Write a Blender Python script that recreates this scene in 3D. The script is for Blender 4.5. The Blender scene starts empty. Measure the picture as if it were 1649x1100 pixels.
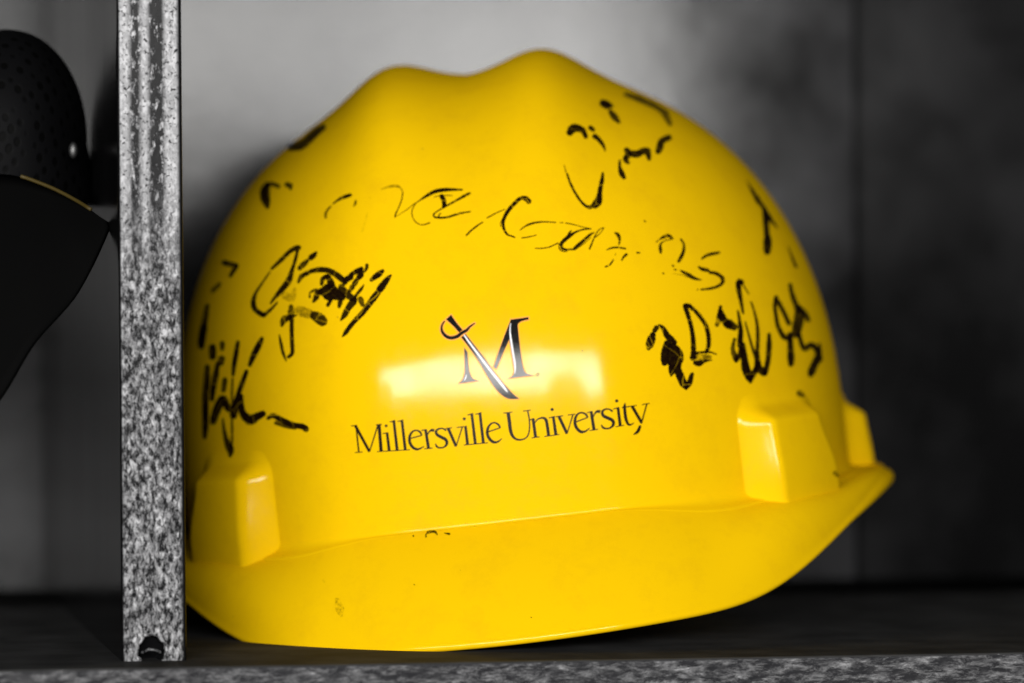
import bpy, bmesh, math, random
from math import sin, cos, pi, radians, sqrt, tan, exp
from mathutils import Vector, Matrix, noise
from mathutils.bvhtree import BVHTree
random.seed(4)
S = bpy.context.scene
COL = S.collection

# ------------------------------------------------------------------ camera
YAW, ROLL = radians(10.95), radians(0.15)
LENS = 135.0
F = 1649 * LENS / 36.0
CAM = Vector((-.108, -1.2, .10))
FW = Vector((sin(YAW), cos(YAW), 0))
RT0 = Vector((cos(YAW), -sin(YAW), 0)); UP0 = Vector((0, 0, 1))
RT = RT0 * cos(ROLL) + UP0 * sin(ROLL)
UP = UP0 * cos(ROLL) - RT0 * sin(ROLL)
cd = bpy.data.cameras.new('camera'); cam = bpy.data.objects.new('camera', cd); COL.objects.link(cam)
cd.lens = LENS; cd.sensor_width = 36; cd.sensor_fit = 'HORIZONTAL'
cd.clip_start = .05; cd.clip_end = 60
M = Matrix((RT, UP, -FW)).transposed().to_4x4(); M.translation = CAM
cam.matrix_world = M
cd.dof.use_dof = True; cd.dof.focus_distance = 1.232; cd.dof.aperture_fstop = 5.9
cd.dof.aperture_blades = 0
S.camera = cam

# ------------------------------------------------------------------ world and light
w = bpy.data.worlds.new('World'); S.world = w; w.use_nodes = True
bg = w.node_tree.nodes['Background']
bg.inputs[0].default_value = (.92, .95, 1, 1); bg.inputs[1].default_value = .014
# the one wide window behind the photographer
ld = bpy.data.lights.new('window_light', 'AREA'); ld.shape = 'RECTANGLE'
ld.size = 4.5; ld.size_y = .40; ld.energy = 185; ld.color = (1, .985, .96)
lo = bpy.data.objects.new('window_light', ld); COL.objects.link(lo)
lo.location = (-1.2, -3.0, .51)
lo.rotation_euler = (radians(90), radians(-2.2), 0)
# what is seen through that window: uneven bright sky, and dark rounded shapes along its sill
ld.use_nodes = True
_nt = ld.node_tree; _em = _nt.nodes['Emission']
_g = _nt.nodes.new('ShaderNodeNewGeometry'); _sx = _nt.nodes.new('ShaderNodeSeparateXYZ'); _nt.links.new(_g.outputs['Position'], _sx.inputs[0])
def _m(op, a, b=None, c=None, cl=False):
    n = _nt.nodes.new('ShaderNodeMath'); n.operation = op; n.use_clamp = cl
    for i, v in enumerate((a, b, c)):
        if v is None: continue
        if isinstance(v, (int, float)): n.inputs[i].default_value = v
        else: _nt.links.new(v, n.inputs[i])
    return n.outputs[0]
_no = _nt.nodes.new('ShaderNodeTexNoise'); _no.inputs['Scale'].default_value = 2.3; _no.inputs['Detail'].default_value = 4; _nt.links.new(_g.outputs['Position'], _no.inputs['Vector'])
_str = _m('MULTIPLY_ADD', _no.outputs['Fac'], 1.5, .28)
for _cx, _cz, _rx, _rz in ((.38, .28, .42, .27), (-3.25, .20, .38, .27), (1.05, .20, .30, .26), (-.5, .20, .7, .13), (-2.2, .17, .8, .12)):
    _dx = _m('POWER', _m('ABSOLUTE', _m('DIVIDE', _m('SUBTRACT', _sx.outputs[0], _cx), _rx)), 2.4)
    _dz = _m('POWER', _m('ABSOLUTE', _m('DIVIDE', _m('SUBTRACT', _sx.outputs[2], _cz), _rz)), 2.4)
    _k = _m('MULTIPLY_ADD', _m('ADD', _dx, _dz), 3.0, -2.2, True)
    _str = _m('MULTIPLY', _str, _m('MULTIPLY_ADD', _k, .88, .12))
_nt.links.new(_str, _em.inputs['Strength'])
S.view_settings.view_transform = 'Standard'; S.view_settings.look = 'None'
S.view_settings.exposure = 0; S.view_settings.gamma = 1
S.cycles.use_denoising = True
S.cycles.max_bounces = 8

def unp(px, py, d):
    return CAM + FW * d + (RT * (px - 824.5) + UP * (550 - py)) * (d / F)

def ray(px, py):
    return (FW + (RT * (px - 824.5) + UP * (550 - py)) / F).normalized()

# ------------------------------------------------------------------ helpers
def tag(o, label=None, cat=None, group=None, kind=None):
    if label: o['label'] = label
    if cat: o['category'] = cat
    if group: o['group'] = group
    if kind: o['kind'] = kind
    return o

def mesh_obj(name, verts, faces, mat, parent=None, smooth=True):
    me = bpy.data.meshes.new(name)
    me.from_pydata([tuple(v) for v in verts], [], faces)
    if smooth: me.polygons.foreach_set('use_smooth', [True] * len(me.polygons))
    me.materials.append(mat); me.update()
    o = bpy.data.objects.new(name, me); COL.objects.link(o)
    if parent: o.parent = parent
    return o

def grid_faces(nr, nc, wrap=False, flip=False):
    f = []
    for i in range(nr - 1):
        for j in range(nc if wrap else nc - 1):
            a = i * nc + j; b = i * nc + (j + 1) % nc
            c = a + nc; d = b + nc
            f.append((a, c, d, b) if flip else (a, b, d, c))
    return f

def sm(e0, e1, x):
    t = max(0., min(1., (x - e0) / (e1 - e0))); return t * t * (3 - 2 * t)

def interp(tab, x):
    if x <= tab[0][0]: return tab[0][1]
    for (a, b), (c, d) in zip(tab, tab[1:]):
        if x <= c: return b + (d - b) * (x - a) / (c - a)
    return tab[-1][1]

# ------------------------------------------------------------------ materials
def new_mat(name):
    m = bpy.data.materials.new(name); m.use_nodes = True
    nt = m.node_tree; b = nt.nodes['Principled BSDF']
    return m, nt, b

def N(nt, kind, **kw):
    n = nt.nodes.new(kind)
    for k, v in kw.items():
        if k.startswith('i_'):
            key = k[2:]; key = int(key) if key.isdigit() else key.replace('_', ' ')
            n.inputs[key].default_value = v
        else: setattr(n, k, v)
    return n

def mathn(nt, op, a, b=None, c=None, clamp=False):
    n = nt.nodes.new('ShaderNodeMath'); n.operation = op; n.use_clamp = clamp
    for i, v in enumerate((a, b, c)):
        if v is None: continue
        if isinstance(v, (int, float)): n.inputs[i].default_value = v
        else: nt.links.new(v, n.inputs[i])
    return n.outputs[0]

def mat_yellow():
    m = bpy.data.materials.new('yellow_plastic'); m.use_nodes = True
    nt = m.node_tree; nt.nodes.remove(nt.nodes['Principled BSDF']); out = nt.nodes['Material Output']
    di = nt.nodes.new('ShaderNodeBsdfDiffuse'); gl = nt.nodes.new('ShaderNodeBsdfAnisotropic'); ms = nt.nodes.new('ShaderNodeMixShader')
    ms.inputs[0].default_value = .0145; gl.inputs['Color'].default_value = (1, 1, 1, 1)
    nt.links.new(di.outputs[0], ms.inputs[1]); nt.links.new(gl.outputs[0], ms.inputs[2]); nt.links.new(ms.outputs[0], out.inputs['Surface'])
    tc = N(nt, 'ShaderNodeTexCoord')
    n1 = N(nt, 'ShaderNodeTexNoise', i_Scale=38.0, i_Detail=3.0)
    n2 = N(nt, 'ShaderNodeTexNoise', i_Scale=70.0, i_Detail=7.0, i_Roughness=.75)
    # long thin rub marks
    mp = N(nt, 'ShaderNodeMapping'); mp.inputs['Scale'].default_value = (1, .2, .12); mp.inputs['Rotation'].default_value = (.3, .7, .2)
    nt.links.new(tc.outputs['Object'], mp.inputs[0])
    n3 = N(nt, 'ShaderNodeTexNoise', i_Scale=420.0, i_Detail=3.0, i_Roughness=.6); nt.links.new(mp.outputs[0], n3.inputs['Vector'])
    for q in (n1, n2): nt.links.new(tc.outputs['Object'], q.inputs['Vector'])
    r = N(nt, 'ShaderNodeMapRange', i_1=.4, i_2=.72, i_3=.085, i_4=.15)
    nt.links.new(n2.outputs['Fac'], r.inputs[0]); nt.links.new(r.outputs[0], gl.inputs['Roughness'])
    mx = N(nt, 'ShaderNodeMix', data_type='RGBA'); mx.inputs[6].default_value = (.92, .565, .002, 1); mx.inputs[7].default_value = (.84, .50, .003, 1)
    r2 = N(nt, 'ShaderNodeMapRange', i_1=.48, i_2=.78, i_3=0., i_4=1.)
    nt.links.new(n2.outputs['Fac'], r2.inputs[0]); nt.links.new(r2.outputs[0], mx.inputs[0])
    # scattered tiny dirt specks
    vo = N(nt, 'ShaderNodeTexVoronoi', i_Scale=150.0); nt.links.new(tc.outputs['Object'], vo.inputs['Vector'])
    sp = N(nt, 'ShaderNodeMapRange', i_1=.030, i_2=.055, i_3=1., i_4=0.); nt.links.new(vo.outputs['Distance'], sp.inputs[0])
    cs = N(nt, 'ShaderNodeSeparateColor'); nt.links.new(vo.outputs['Color'], cs.inputs[0])
    spk = mathn(nt, 'MULTIPLY', sp.outputs[0], mathn(nt, 'GREATER_THAN', cs.outputs[0], .93))
    m2 = N(nt, 'ShaderNodeMix', data_type='RGBA'); m2.inputs[7].default_value = (.25, .13, .01, 1)
    nt.links.new(mathn(nt, 'MULTIPLY', spk, .6), m2.inputs[0]); nt.links.new(mx.outputs[2], m2.inputs[6]); nt.links.new(m2.outputs[2], di.inputs['Color'])
    h = mathn(nt, 'ADD', n1.outputs['Fac'], mathn(nt, 'MULTIPLY', n3.outputs['Fac'], .035))
    bp = N(nt, 'ShaderNodeBump', i_Strength=.12, i_Distance=.0005)
    nt.links.new(h, bp.inputs['Height']); nt.links.new(bp.outputs[0], gl.inputs['Normal'])
    return m

def mat_print(name, col, rough=.12, ior=1.4):
    m, nt, b = new_mat(name)
    b.inputs['Base Color'].default_value = (*col, 1); b.inputs['IOR'].default_value = ior
    tc = N(nt, 'ShaderNodeTexCoord')
    n = N(nt, 'ShaderNodeTexNoise', i_Scale=2600.0, i_Detail=2.0)
    nt.links.new(tc.outputs['Object'], n.inputs['Vector'])
    r = N(nt, 'ShaderNodeMapRange', i_1=.3, i_2=.7, i_3=rough * .6, i_4=rough * 2.6)
    nt.links.new(n.outputs['Fac'], r.inputs[0]); nt.links.new(r.outputs[0], b.inputs['Roughness'])
    bp = N(nt, 'ShaderNodeBump', i_Strength=.25, i_Distance=.00003)
    nt.links.new(n.outputs['Fac'], bp.inputs['Height']); nt.links.new(bp.outputs[0], b.inputs['Normal'])
    return m

def mat_ink():
    m, nt, b = new_mat('marker_ink')
    b.inputs['Base Color'].default_value = (.008, .003, .0015, 1)
    b.inputs['Roughness'].default_value = .3; b.inputs['IOR'].default_value = 1.12
    at = N(nt, 'ShaderNodeAttribute', attribute_name='ink')
    uv = N(nt, 'ShaderNodeUVMap', uv_map='UVMap')
    mp = N(nt, 'ShaderNodeMapping'); mp.inputs['Scale'].default_value = (.06, 4.5, 1)
    nt.links.new(uv.outputs[0], mp.inputs[0])
    n = N(nt, 'ShaderNodeTexNoise', i_Scale=2.2, i_Detail=5.0, i_Roughness=.65)
    nt.links.new(mp.outputs[0], n.inputs['Vector'])
    tc = N(nt, 'ShaderNodeTexCoord')
    n2 = N(nt, 'ShaderNodeTexNoise', i_Scale=900.0, i_Detail=3.0, i_Roughness=.7)
    nt.links.new(tc.outputs['Object'], n2.inputs['Vector'])
    s = mathn(nt, 'ADD', mathn(nt, 'MULTIPLY', n.outputs['Fac'], .6), mathn(nt, 'MULTIPLY', n2.outputs['Fac'], .55))
    a = mathn(nt, 'SUBTRACT', mathn(nt, 'MULTIPLY', at.outputs['Fac'], 1.34), s)
    a = mathn(nt, 'MULTIPLY_ADD', a, 3.6, .55, clamp=True)
    # worn hairline scratches through the ink
    vo = N(nt, 'ShaderNodeTexVoronoi', feature='DISTANCE_TO_EDGE', i_Scale=120.0)
    ns = N(nt, 'ShaderNodeTexNoise', i_Scale=40.0); va = N(nt, 'ShaderNodeVectorMath', operation='MULTIPLY_ADD')
    va.inputs[1].default_value = (.02, .02, .02)
    nt.links.new(tc.outputs['Object'], ns.inputs['Vector']); nt.links.new(ns.outputs['Color'], va.inputs[0]); nt.links.new(tc.outputs['Object'], va.inputs[2])
    nt.links.new(va.outputs[0], vo.inputs['Vector'])
    sc = mathn(nt, 'GREATER_THAN', vo.outputs['Distance'], .011)
    sc = mathn(nt, 'MULTIPLY_ADD', sc, .65, .35)
    a = mathn(nt, 'MULTIPLY', a, sc)
    a = mathn(nt, 'MULTIPLY', a, mathn(nt, 'MULTIPLY_ADD', n.outputs['Fac'], -.8, 1.36, clamp=True))
    a = mathn(nt, 'MULTIPLY', a, mathn(nt, 'MULTIPLY_ADD', at.outputs['Fac'], .55, .45, clamp=True))
    nt.links.new(a, b.inputs['Alpha'])
    return m

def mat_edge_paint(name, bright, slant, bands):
    # black paint on the rough sawn edge of a board: its window glints painted in as light grain, black pits and cracks
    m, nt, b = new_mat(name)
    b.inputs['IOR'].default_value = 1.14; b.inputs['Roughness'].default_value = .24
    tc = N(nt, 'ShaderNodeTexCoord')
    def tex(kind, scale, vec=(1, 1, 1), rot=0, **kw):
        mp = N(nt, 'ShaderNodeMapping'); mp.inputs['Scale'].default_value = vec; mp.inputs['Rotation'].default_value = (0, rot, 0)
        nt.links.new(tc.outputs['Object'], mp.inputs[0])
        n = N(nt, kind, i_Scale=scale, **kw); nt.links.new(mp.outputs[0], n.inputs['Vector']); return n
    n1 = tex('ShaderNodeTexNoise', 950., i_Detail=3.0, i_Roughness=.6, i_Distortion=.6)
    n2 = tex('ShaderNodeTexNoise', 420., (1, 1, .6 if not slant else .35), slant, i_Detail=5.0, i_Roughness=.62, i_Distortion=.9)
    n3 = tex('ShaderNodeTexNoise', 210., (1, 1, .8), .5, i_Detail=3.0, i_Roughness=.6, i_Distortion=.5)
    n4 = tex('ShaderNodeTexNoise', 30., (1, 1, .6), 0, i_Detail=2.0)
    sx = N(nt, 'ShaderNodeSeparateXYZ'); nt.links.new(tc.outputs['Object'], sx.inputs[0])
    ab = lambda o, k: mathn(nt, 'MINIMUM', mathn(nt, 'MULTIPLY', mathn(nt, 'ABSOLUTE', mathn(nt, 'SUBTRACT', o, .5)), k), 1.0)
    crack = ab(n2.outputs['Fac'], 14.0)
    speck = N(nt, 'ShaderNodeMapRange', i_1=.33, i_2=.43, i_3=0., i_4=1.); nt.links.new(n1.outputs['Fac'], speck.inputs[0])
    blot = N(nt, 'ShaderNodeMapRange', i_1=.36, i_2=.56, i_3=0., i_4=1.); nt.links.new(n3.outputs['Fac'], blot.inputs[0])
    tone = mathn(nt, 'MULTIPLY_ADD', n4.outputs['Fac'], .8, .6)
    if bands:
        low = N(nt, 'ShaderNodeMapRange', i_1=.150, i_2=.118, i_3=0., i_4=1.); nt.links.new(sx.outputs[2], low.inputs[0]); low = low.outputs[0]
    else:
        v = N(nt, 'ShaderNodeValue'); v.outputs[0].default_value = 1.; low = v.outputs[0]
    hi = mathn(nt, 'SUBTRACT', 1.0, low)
    # q: 1 = painted glint on the grain, 0 = black hollow
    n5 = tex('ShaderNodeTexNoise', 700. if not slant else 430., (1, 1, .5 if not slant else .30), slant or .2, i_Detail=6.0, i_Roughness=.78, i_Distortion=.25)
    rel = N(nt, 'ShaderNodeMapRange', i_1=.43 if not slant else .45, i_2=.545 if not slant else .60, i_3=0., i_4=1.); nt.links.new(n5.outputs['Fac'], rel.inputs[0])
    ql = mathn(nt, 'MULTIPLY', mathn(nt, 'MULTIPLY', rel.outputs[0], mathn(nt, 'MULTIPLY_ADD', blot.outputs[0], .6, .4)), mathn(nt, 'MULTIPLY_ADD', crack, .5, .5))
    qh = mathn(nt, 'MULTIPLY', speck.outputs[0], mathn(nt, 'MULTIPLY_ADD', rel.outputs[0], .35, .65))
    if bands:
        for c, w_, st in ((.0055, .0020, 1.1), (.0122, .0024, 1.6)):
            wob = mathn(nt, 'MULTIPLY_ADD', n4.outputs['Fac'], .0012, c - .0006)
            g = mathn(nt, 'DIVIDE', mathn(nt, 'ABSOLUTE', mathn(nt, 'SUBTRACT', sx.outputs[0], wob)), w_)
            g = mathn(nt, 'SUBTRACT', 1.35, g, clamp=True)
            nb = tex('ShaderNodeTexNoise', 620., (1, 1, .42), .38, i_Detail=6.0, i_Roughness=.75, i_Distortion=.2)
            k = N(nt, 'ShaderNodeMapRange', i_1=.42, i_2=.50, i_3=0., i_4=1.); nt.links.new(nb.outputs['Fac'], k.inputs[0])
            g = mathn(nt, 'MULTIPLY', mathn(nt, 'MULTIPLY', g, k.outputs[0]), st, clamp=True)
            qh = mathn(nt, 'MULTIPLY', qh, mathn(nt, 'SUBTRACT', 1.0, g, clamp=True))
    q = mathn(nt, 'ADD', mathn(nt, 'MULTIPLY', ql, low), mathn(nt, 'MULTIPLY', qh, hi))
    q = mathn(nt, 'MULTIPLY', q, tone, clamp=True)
    # the two arrises and the torn notch get no painted glint and stay black
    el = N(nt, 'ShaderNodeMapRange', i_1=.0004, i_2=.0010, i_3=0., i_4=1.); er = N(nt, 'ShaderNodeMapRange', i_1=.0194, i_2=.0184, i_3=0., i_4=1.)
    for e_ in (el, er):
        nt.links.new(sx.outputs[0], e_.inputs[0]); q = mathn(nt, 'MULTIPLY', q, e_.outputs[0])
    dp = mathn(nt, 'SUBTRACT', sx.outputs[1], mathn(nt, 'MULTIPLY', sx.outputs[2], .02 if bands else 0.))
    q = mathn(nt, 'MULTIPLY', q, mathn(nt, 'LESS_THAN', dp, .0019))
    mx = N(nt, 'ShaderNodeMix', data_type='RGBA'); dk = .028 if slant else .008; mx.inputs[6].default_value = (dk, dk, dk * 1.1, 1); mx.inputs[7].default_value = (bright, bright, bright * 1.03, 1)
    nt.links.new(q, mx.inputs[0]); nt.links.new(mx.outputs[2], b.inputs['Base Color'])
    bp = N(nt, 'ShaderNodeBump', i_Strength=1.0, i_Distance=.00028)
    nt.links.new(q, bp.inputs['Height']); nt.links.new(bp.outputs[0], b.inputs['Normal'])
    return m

def mat_panel(name, base=.02, rough=.3, ior=1.6, bump=.0004, scale=(1, 1, 1), mott=2.):
    m, nt, b = new_mat(name)
    b.inputs['IOR'].default_value = ior
    tc = N(nt, 'ShaderNodeTexCoord'); mp = N(nt, 'ShaderNodeMapping'); mp.inputs['Scale'].default_value = scale
    nt.links.new(tc.outputs['Object'], mp.inputs[0])
    n1 = N(nt, 'ShaderNodeTexNoise', i_Scale=16.0, i_Detail=5.0, i_Roughness=.55)
    n2 = N(nt, 'ShaderNodeTexNoise', i_Scale=300.0, i_Detail=4.0)
    for q in (n1, n2): nt.links.new(mp.outputs[0], q.inputs['Vector'])
    r = N(nt, 'ShaderNodeMapRange', i_1=.3, i_2=.72, i_3=rough * .8, i_4=rough * 1.3)
    nt.links.new(n1.outputs['Fac'], r.inputs[0]); nt.links.new(r.outputs[0], b.inputs['Roughness'])
    mx = N(nt, 'ShaderNodeMix', data_type='RGBA'); mx.inputs[6].default_value = (base, base, base * 1.04, 1); mx.inputs[7].default_value = (base * mott, base * mott, base * mott * 1.06, 1)
    mr = N(nt, 'ShaderNodeMapRange', i_1=.36, i_2=.64, i_3=0., i_4=1.); nt.links.new(n1.outputs['Fac'], mr.inputs[0]); nt.links.new(mr.outputs[0], mx.inputs[0]); nt.links.new(mx.outputs[2], b.inputs['Base Color'])
    bp = N(nt, 'ShaderNodeBump', i_Strength=.6, i_Distance=bump)
    h = mathn(nt, 'ADD', n1.outputs['Fac'], mathn(nt, 'MULTIPLY', n2.outputs['Fac'], .12))
    nt.links.new(h, bp.inputs['Height']); nt.links.new(bp.outputs[0], b.inputs['Normal'])
    return m

YEL = mat_yellow()
INK = mat_ink()
BLACK = mat_print('black_print', (.010, .009, .009), .06, 1.27)
BROWN = mat_print('dark_print', (.014, .007, .003), .2, 1.2)
PEACH = mat_print('peach_print', (1.0, .42, .08), .2, 1.2)
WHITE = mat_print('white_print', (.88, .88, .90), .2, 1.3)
EDGE_V = mat_edge_paint('divider_glint_paint', .62, 0, True)
EDGE_H = mat_edge_paint('shelf_glint_paint', .33, .75, False)
WALLM = mat_panel('wall_paint', .009, .115, 1.29, .00022, (1, 1, 1), 5.)
FACE = mat_panel('divider_face_paint', .003, .16, 1.14, .00008, (1, 1, .15))
TOP = bpy.data.materials.new('shelf_top_paint'); TOP.use_nodes = True
_t = TOP.node_tree; _t.nodes.remove(_t.nodes['Principled BSDF'])
_d = _t.nodes.new('ShaderNodeBsdfDiffuse'); _gl = _t.nodes.new('ShaderNodeBsdfAnisotropic'); _mm = _t.nodes.new('ShaderNodeMixShader'); _mm.inputs[0].default_value = .028
_gl.inputs['Roughness'].default_value = .12
_tc = _t.nodes.new('ShaderNodeTexCoord'); _nn = N(_t, 'ShaderNodeTexNoise', i_Scale=40., i_Detail=6.); _t.links.new(_tc.outputs['Object'], _nn.inputs['Vector'])
_r = N(_t, 'ShaderNodeMapRange', i_1=.35, i_2=.7, i_3=.035, i_4=.065); _t.links.new(_nn.outputs['Fac'], _r.inputs[0]); _t.links.new(_r.outputs[0], _d.inputs['Color'])
_t.links.new(_d.outputs[0], _mm.inputs[1]); _t.links.new(_gl.outputs[0], _mm.inputs[2]); _t.links.new(_mm.outputs[0], _t.nodes['Material Output'].inputs['Surface'])

# ------------------------------------------------------------------ the shelf compartment (setting)
def board(name, length, thick, depth, nl, mat, fn, parent=None, lean=0, face=None):
    """A board lying along +Z (length), front edge towards -Y, thickness along +X, rounded arrises."""
    r = .0011; prof = []
    prof.append((0, depth))
    for y in (.25, .15, .08, .03, .012, .005): prof.append((0, y * depth / .35 if y > .02 else y))
    for k in range(7):
        a = k / 6 * pi / 2; prof.append((r - r * cos(a), r - r * sin(a)))
    nf = 60
    for k in range(1, nf): prof.append((r + (thick - 2 * r) * k / nf, 0))
    for k in range(7):
        a = k / 6 * pi / 2; prof.append((thick - r + r * sin(a), r - r * cos(a)))
    for y in (.005, .012, .03, .08, .15, .25): prof.append((thick, y * depth / .35 if y > .02 else y))
    prof.append((thick, depth))
    vs = []; n = len(prof)
    for i in range(nl + 1):
        z = length * i / nl
        for x, y in prof:
            d = fn(x, z) if y < r * 1.01 else 0
            if y < r * 1.01: d *= sm(0, r, min(x, thick - x) + .0004)
            vs.append((x, y + d + z * lean, z))
    fs = grid_faces(nl + 1, n)
    base = len(vs)
    fs.append(tuple(range(n))[::-1]); fs.append(tuple(base - n + k for k in range(n)))
    for i in range(nl): fs.append((i * n + n - 1, i * n, (i + 1) * n, (i + 1) * n + n - 1))
    o = mesh_obj(name, vs, fs, mat, parent); o.data.materials.append(face)
    for p in o.data.polygons:
        if max(k % n for k in p.vertices) < 12 or min(k % n for k in p.vertices) > n - 13 or len(p.vertices) > 4: p.material_index = 1
        if 0 in [k % n for k in p.vertices] and n - 1 in [k % n for k in p.vertices]: p.material_index = 1
    return o

def divider_relief(x, z):
    zz = z - .06   # z of the board above its own foot
    v = noise.fractal(Vector((x * 260, z * 90, 1.3)), 1, 2, 4) * .00004
    # veneer layers: long vertical furrows, strongest high up
    up = sm(.10, .17, z)
    v += (1 - up) * noise.fractal(Vector((x * 330, z * 300, 4.)), 1, 2, 3) * .00006
    # a grain split
    v += .0011 * exp(-((x - .0107 - .0003 * sin(z * 90)) / .00022) ** 2) * sm(.062, .05, z) * (1 if z > .012 else 0)
    # knocked-out notch at the foot
    d = sqrt(((x - .0095) / .0040) ** 2 + ((z - .0035) / .0046) ** 2)
    v += (.003 + .9 * max(0, .009 - z)) * sm(1.1, .85, d + .13 * noise.noise(Vector((x * 700, z * 700, 2))))
    return v

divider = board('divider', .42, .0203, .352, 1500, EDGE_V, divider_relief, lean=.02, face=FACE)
divider.location = (0, 0, -0.0006); divider.rotation_euler = (0, radians(-.5), 0)
divider.location.x = .0004
tag(divider, kind='structure')
# staple left in the notch
def tube(pts, r, name, mat, parent=None, seg=10):
    vs, fs = [], []
    for i, p in enumerate(pts):
        p = Vector(p); q = Vector(pts[min(i + 1, len(pts) - 1)]) - Vector(pts[max(i - 1, 0)])
        q.normalize(); a = q.cross(Vector((0, .3, 1))).normalized(); b = q.cross(a)
        for k in range(seg):
            t = 2 * pi * k / seg; vs.append(p + a * r * cos(t) + b * r * sin(t))
    fs = grid_faces(len(pts), seg, True)
    fs.append(tuple(range(seg))); fs.append(tuple(len(vs) - seg + k for k in range(seg)))
    return mesh_obj(name, vs, fs, mat, parent)

def shelf_relief(x, z):
    v = noise.fractal(Vector((x * 300, z * 60, 7.3)), 1, 2, 4) * .0003
    v += max(0, noise.noise(Vector((x * 330 + z * 150, z * 190 - x * 160, 3.)))) * .0007
    return v
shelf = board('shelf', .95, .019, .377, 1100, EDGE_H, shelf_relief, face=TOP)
# lay it along X: board Z -> world X, board X -> world -Z
shelf.rotation_euler = (0, radians(89.77), 0); shelf.location = (-.35, -.025, -.0016)
tag(shelf, kind='structure')

def box(name, lo, hi, mat, parent=None):
    (a, b, c), (d, e, f) = lo, hi
    vs = [(a, b, c), (d, b, c), (d, e, c), (a, e, c), (a, b, f), (d, b, f), (d, e, f), (a, e, f)]
    fs = [(3, 2, 1, 0), (4, 5, 6, 7), (0, 1, 5, 4), (1, 2, 6, 5), (2, 3, 7, 6), (3, 0, 4, 7)]
    return mesh_obj(name, vs, fs, mat, parent, False)
WALLD = mat_panel('wall_paint_matt', .012, .30, 1.30, .0005, (1, 1, 1), 4.)
WALLR = mat_panel('wall_paint_dull', .005, .14, 1.29, .0003, (1, 1, 1), 3.)
def at_wall(px):
    d = ray(px, 550); return (CAM + d * ((.352 - CAM.y) / d.y)).x
XS = at_wall(1383)
for lo_, hi_, dy, m_ in ((-.35, .0085, .0006, WALLD), (.0100, XS - .0007, 0, WALLM), (XS + .0007, .6, .0004, WALLR)):
    bw = bmesh.new(); bmesh.ops.create_cube(bw, size=1)
    for v in bw.verts:
        v.co = Vector(((lo_ + hi_) / 2 + v.co.x * (hi_ - lo_), .361 + dy + v.co.y * .018, .2 + v.co.z * .6))
        v.co.y += v.co.z * .024      # the back leans away a little towards the top
    bmesh.ops.bevel(bw, geom=bw.edges[:], offset=.0012, segments=3, affect='EDGES')
    me = bpy.data.meshes.new('wall'); bw.to_mesh(me); bw.free(); me.materials.append(m_)
    o = bpy.data.objects.new('wall', me); COL.objects.link(o); tag(o, kind='structure')
o = box('wall', (-.35, .385, -.1), (.6, .393, .5), FACE); tag(o, kind='structure')

# ------------------------------------------------------------------ the hard hat
A, B, CZ, NE = .1199, .140, .1331, 2.25
NY = 2.65      # the brow stands steeper than the sides
helmet = bpy.data.objects.new('hard_hat', None); COL.objects.link(helmet)
O = unp(828, 708.5, 1.40)
helmet.matrix_world = Matrix.Translation(O) @ Matrix.Rotation(-YAW - radians(3.0), 4, 'Z') @ Matrix.Rotation(radians(-6.6), 4, 'Y')
tag(helmet, 'glossy yellow hard hat covered in black marker signatures, tilted on the shelf', 'hard hat')
HM = helmet.matrix_world.copy()

def spow(v, p): return math.copysign(abs(v) ** p, v)
def plan(t, a, b, n=NE):
    y = -b * spow(cos(t), 2 / n)
    return a * spow(sin(t), 2 / n), y * (.84 if y > 0 else 1)

def ridges(x, y, z):
    f = sm(.042, .120, z)
    g = exp(-((abs(x) - .0280) / .0118) ** 2 / 2) * 1.0
    back = 1 - sm(.05, .12, y)
    v = .0082 * g * f * back
    v -= .0006 * exp(-(x / .012) ** 2) * f
    return v

def shell_pt(t, z, off=0):
    """point of the outer shell at plan angle t and height z (outside the lugs)"""
    if z >= 0:
        k = max(0, 1 - (z / CZ) ** NE) ** (1 / NE); ky = max(0, 1 - (z / CZ) ** NY) ** (1 / NY)
    else:
        k = ky = 1 + (-z) * .02
    x, y = plan(t, (A + off) * k, (B + off) * ky)
    return Vector((x, y, z))

ZC = -.0232           # where the wall turns into the brim
def zc(t): return ZC + .0035 * sm(.86, 1.0, abs(sin(t)))
def edge_curve(t):
    b = .168 if cos(t) > 0 else .156
    x, y = plan(t, .1327, b, 2.12)
    if cos(t) > -.02:
        z = interp([(0, -.0598), (.025, -.0594), (.043, -.0589), (.058, -.0584), (.0703, -.0580), (.0834, -.0558), (.0956, -.0503), (.1052, -.0440), (.1146, -.0372), (.1222, -.0318), (.1288, -.0258), (.133, -.0246)], abs(x))
        z += 0
    else:
        z = -.0246 - .037 * sm(.0, .130, y)
    return Vector((x, y, z))

# smooth the edge curve heights
TS = 360
EC = [edge_curve(2 * pi * i / TS) for i in range(TS)]
for _ in range(34):
    zs = [v.z for v in EC]
    for i in range(TS): EC[i].z = (zs[i - 1] + zs[i] * 2 + zs[(i + 1) % TS]) / 4
def ecv(i): return EC[i % TS]

rows = []
NZ = 150
for i in range(NZ + 1):                     # from the crown down to the wall foot
    a = (i / NZ) * pi / 2                  # 0 at top
    zf = cos(a); k = sin(a)
    z = CZ * spow(zf, 2 / NE); kk = spow(k, 2 / NE); ky = max(0, 1 - (z / CZ) ** NY) ** (1 / NY)
    row = []
    for j in range(TS):
        t = 2 * pi * j / TS
        x, y = plan(t, A * kk, B * ky)
        row.append(Vector((x, y, z + ridges(x, y, z))))
    rows.append(row)
for z in (-.003, -.007, -.011, -.015, -.0185, -.021, -.0225, -.0230, ZC):
    rows.append([shell_pt(2 * pi * j / TS, z * zc(2 * pi * j / TS) / ZC) for j in range(TS)])
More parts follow.
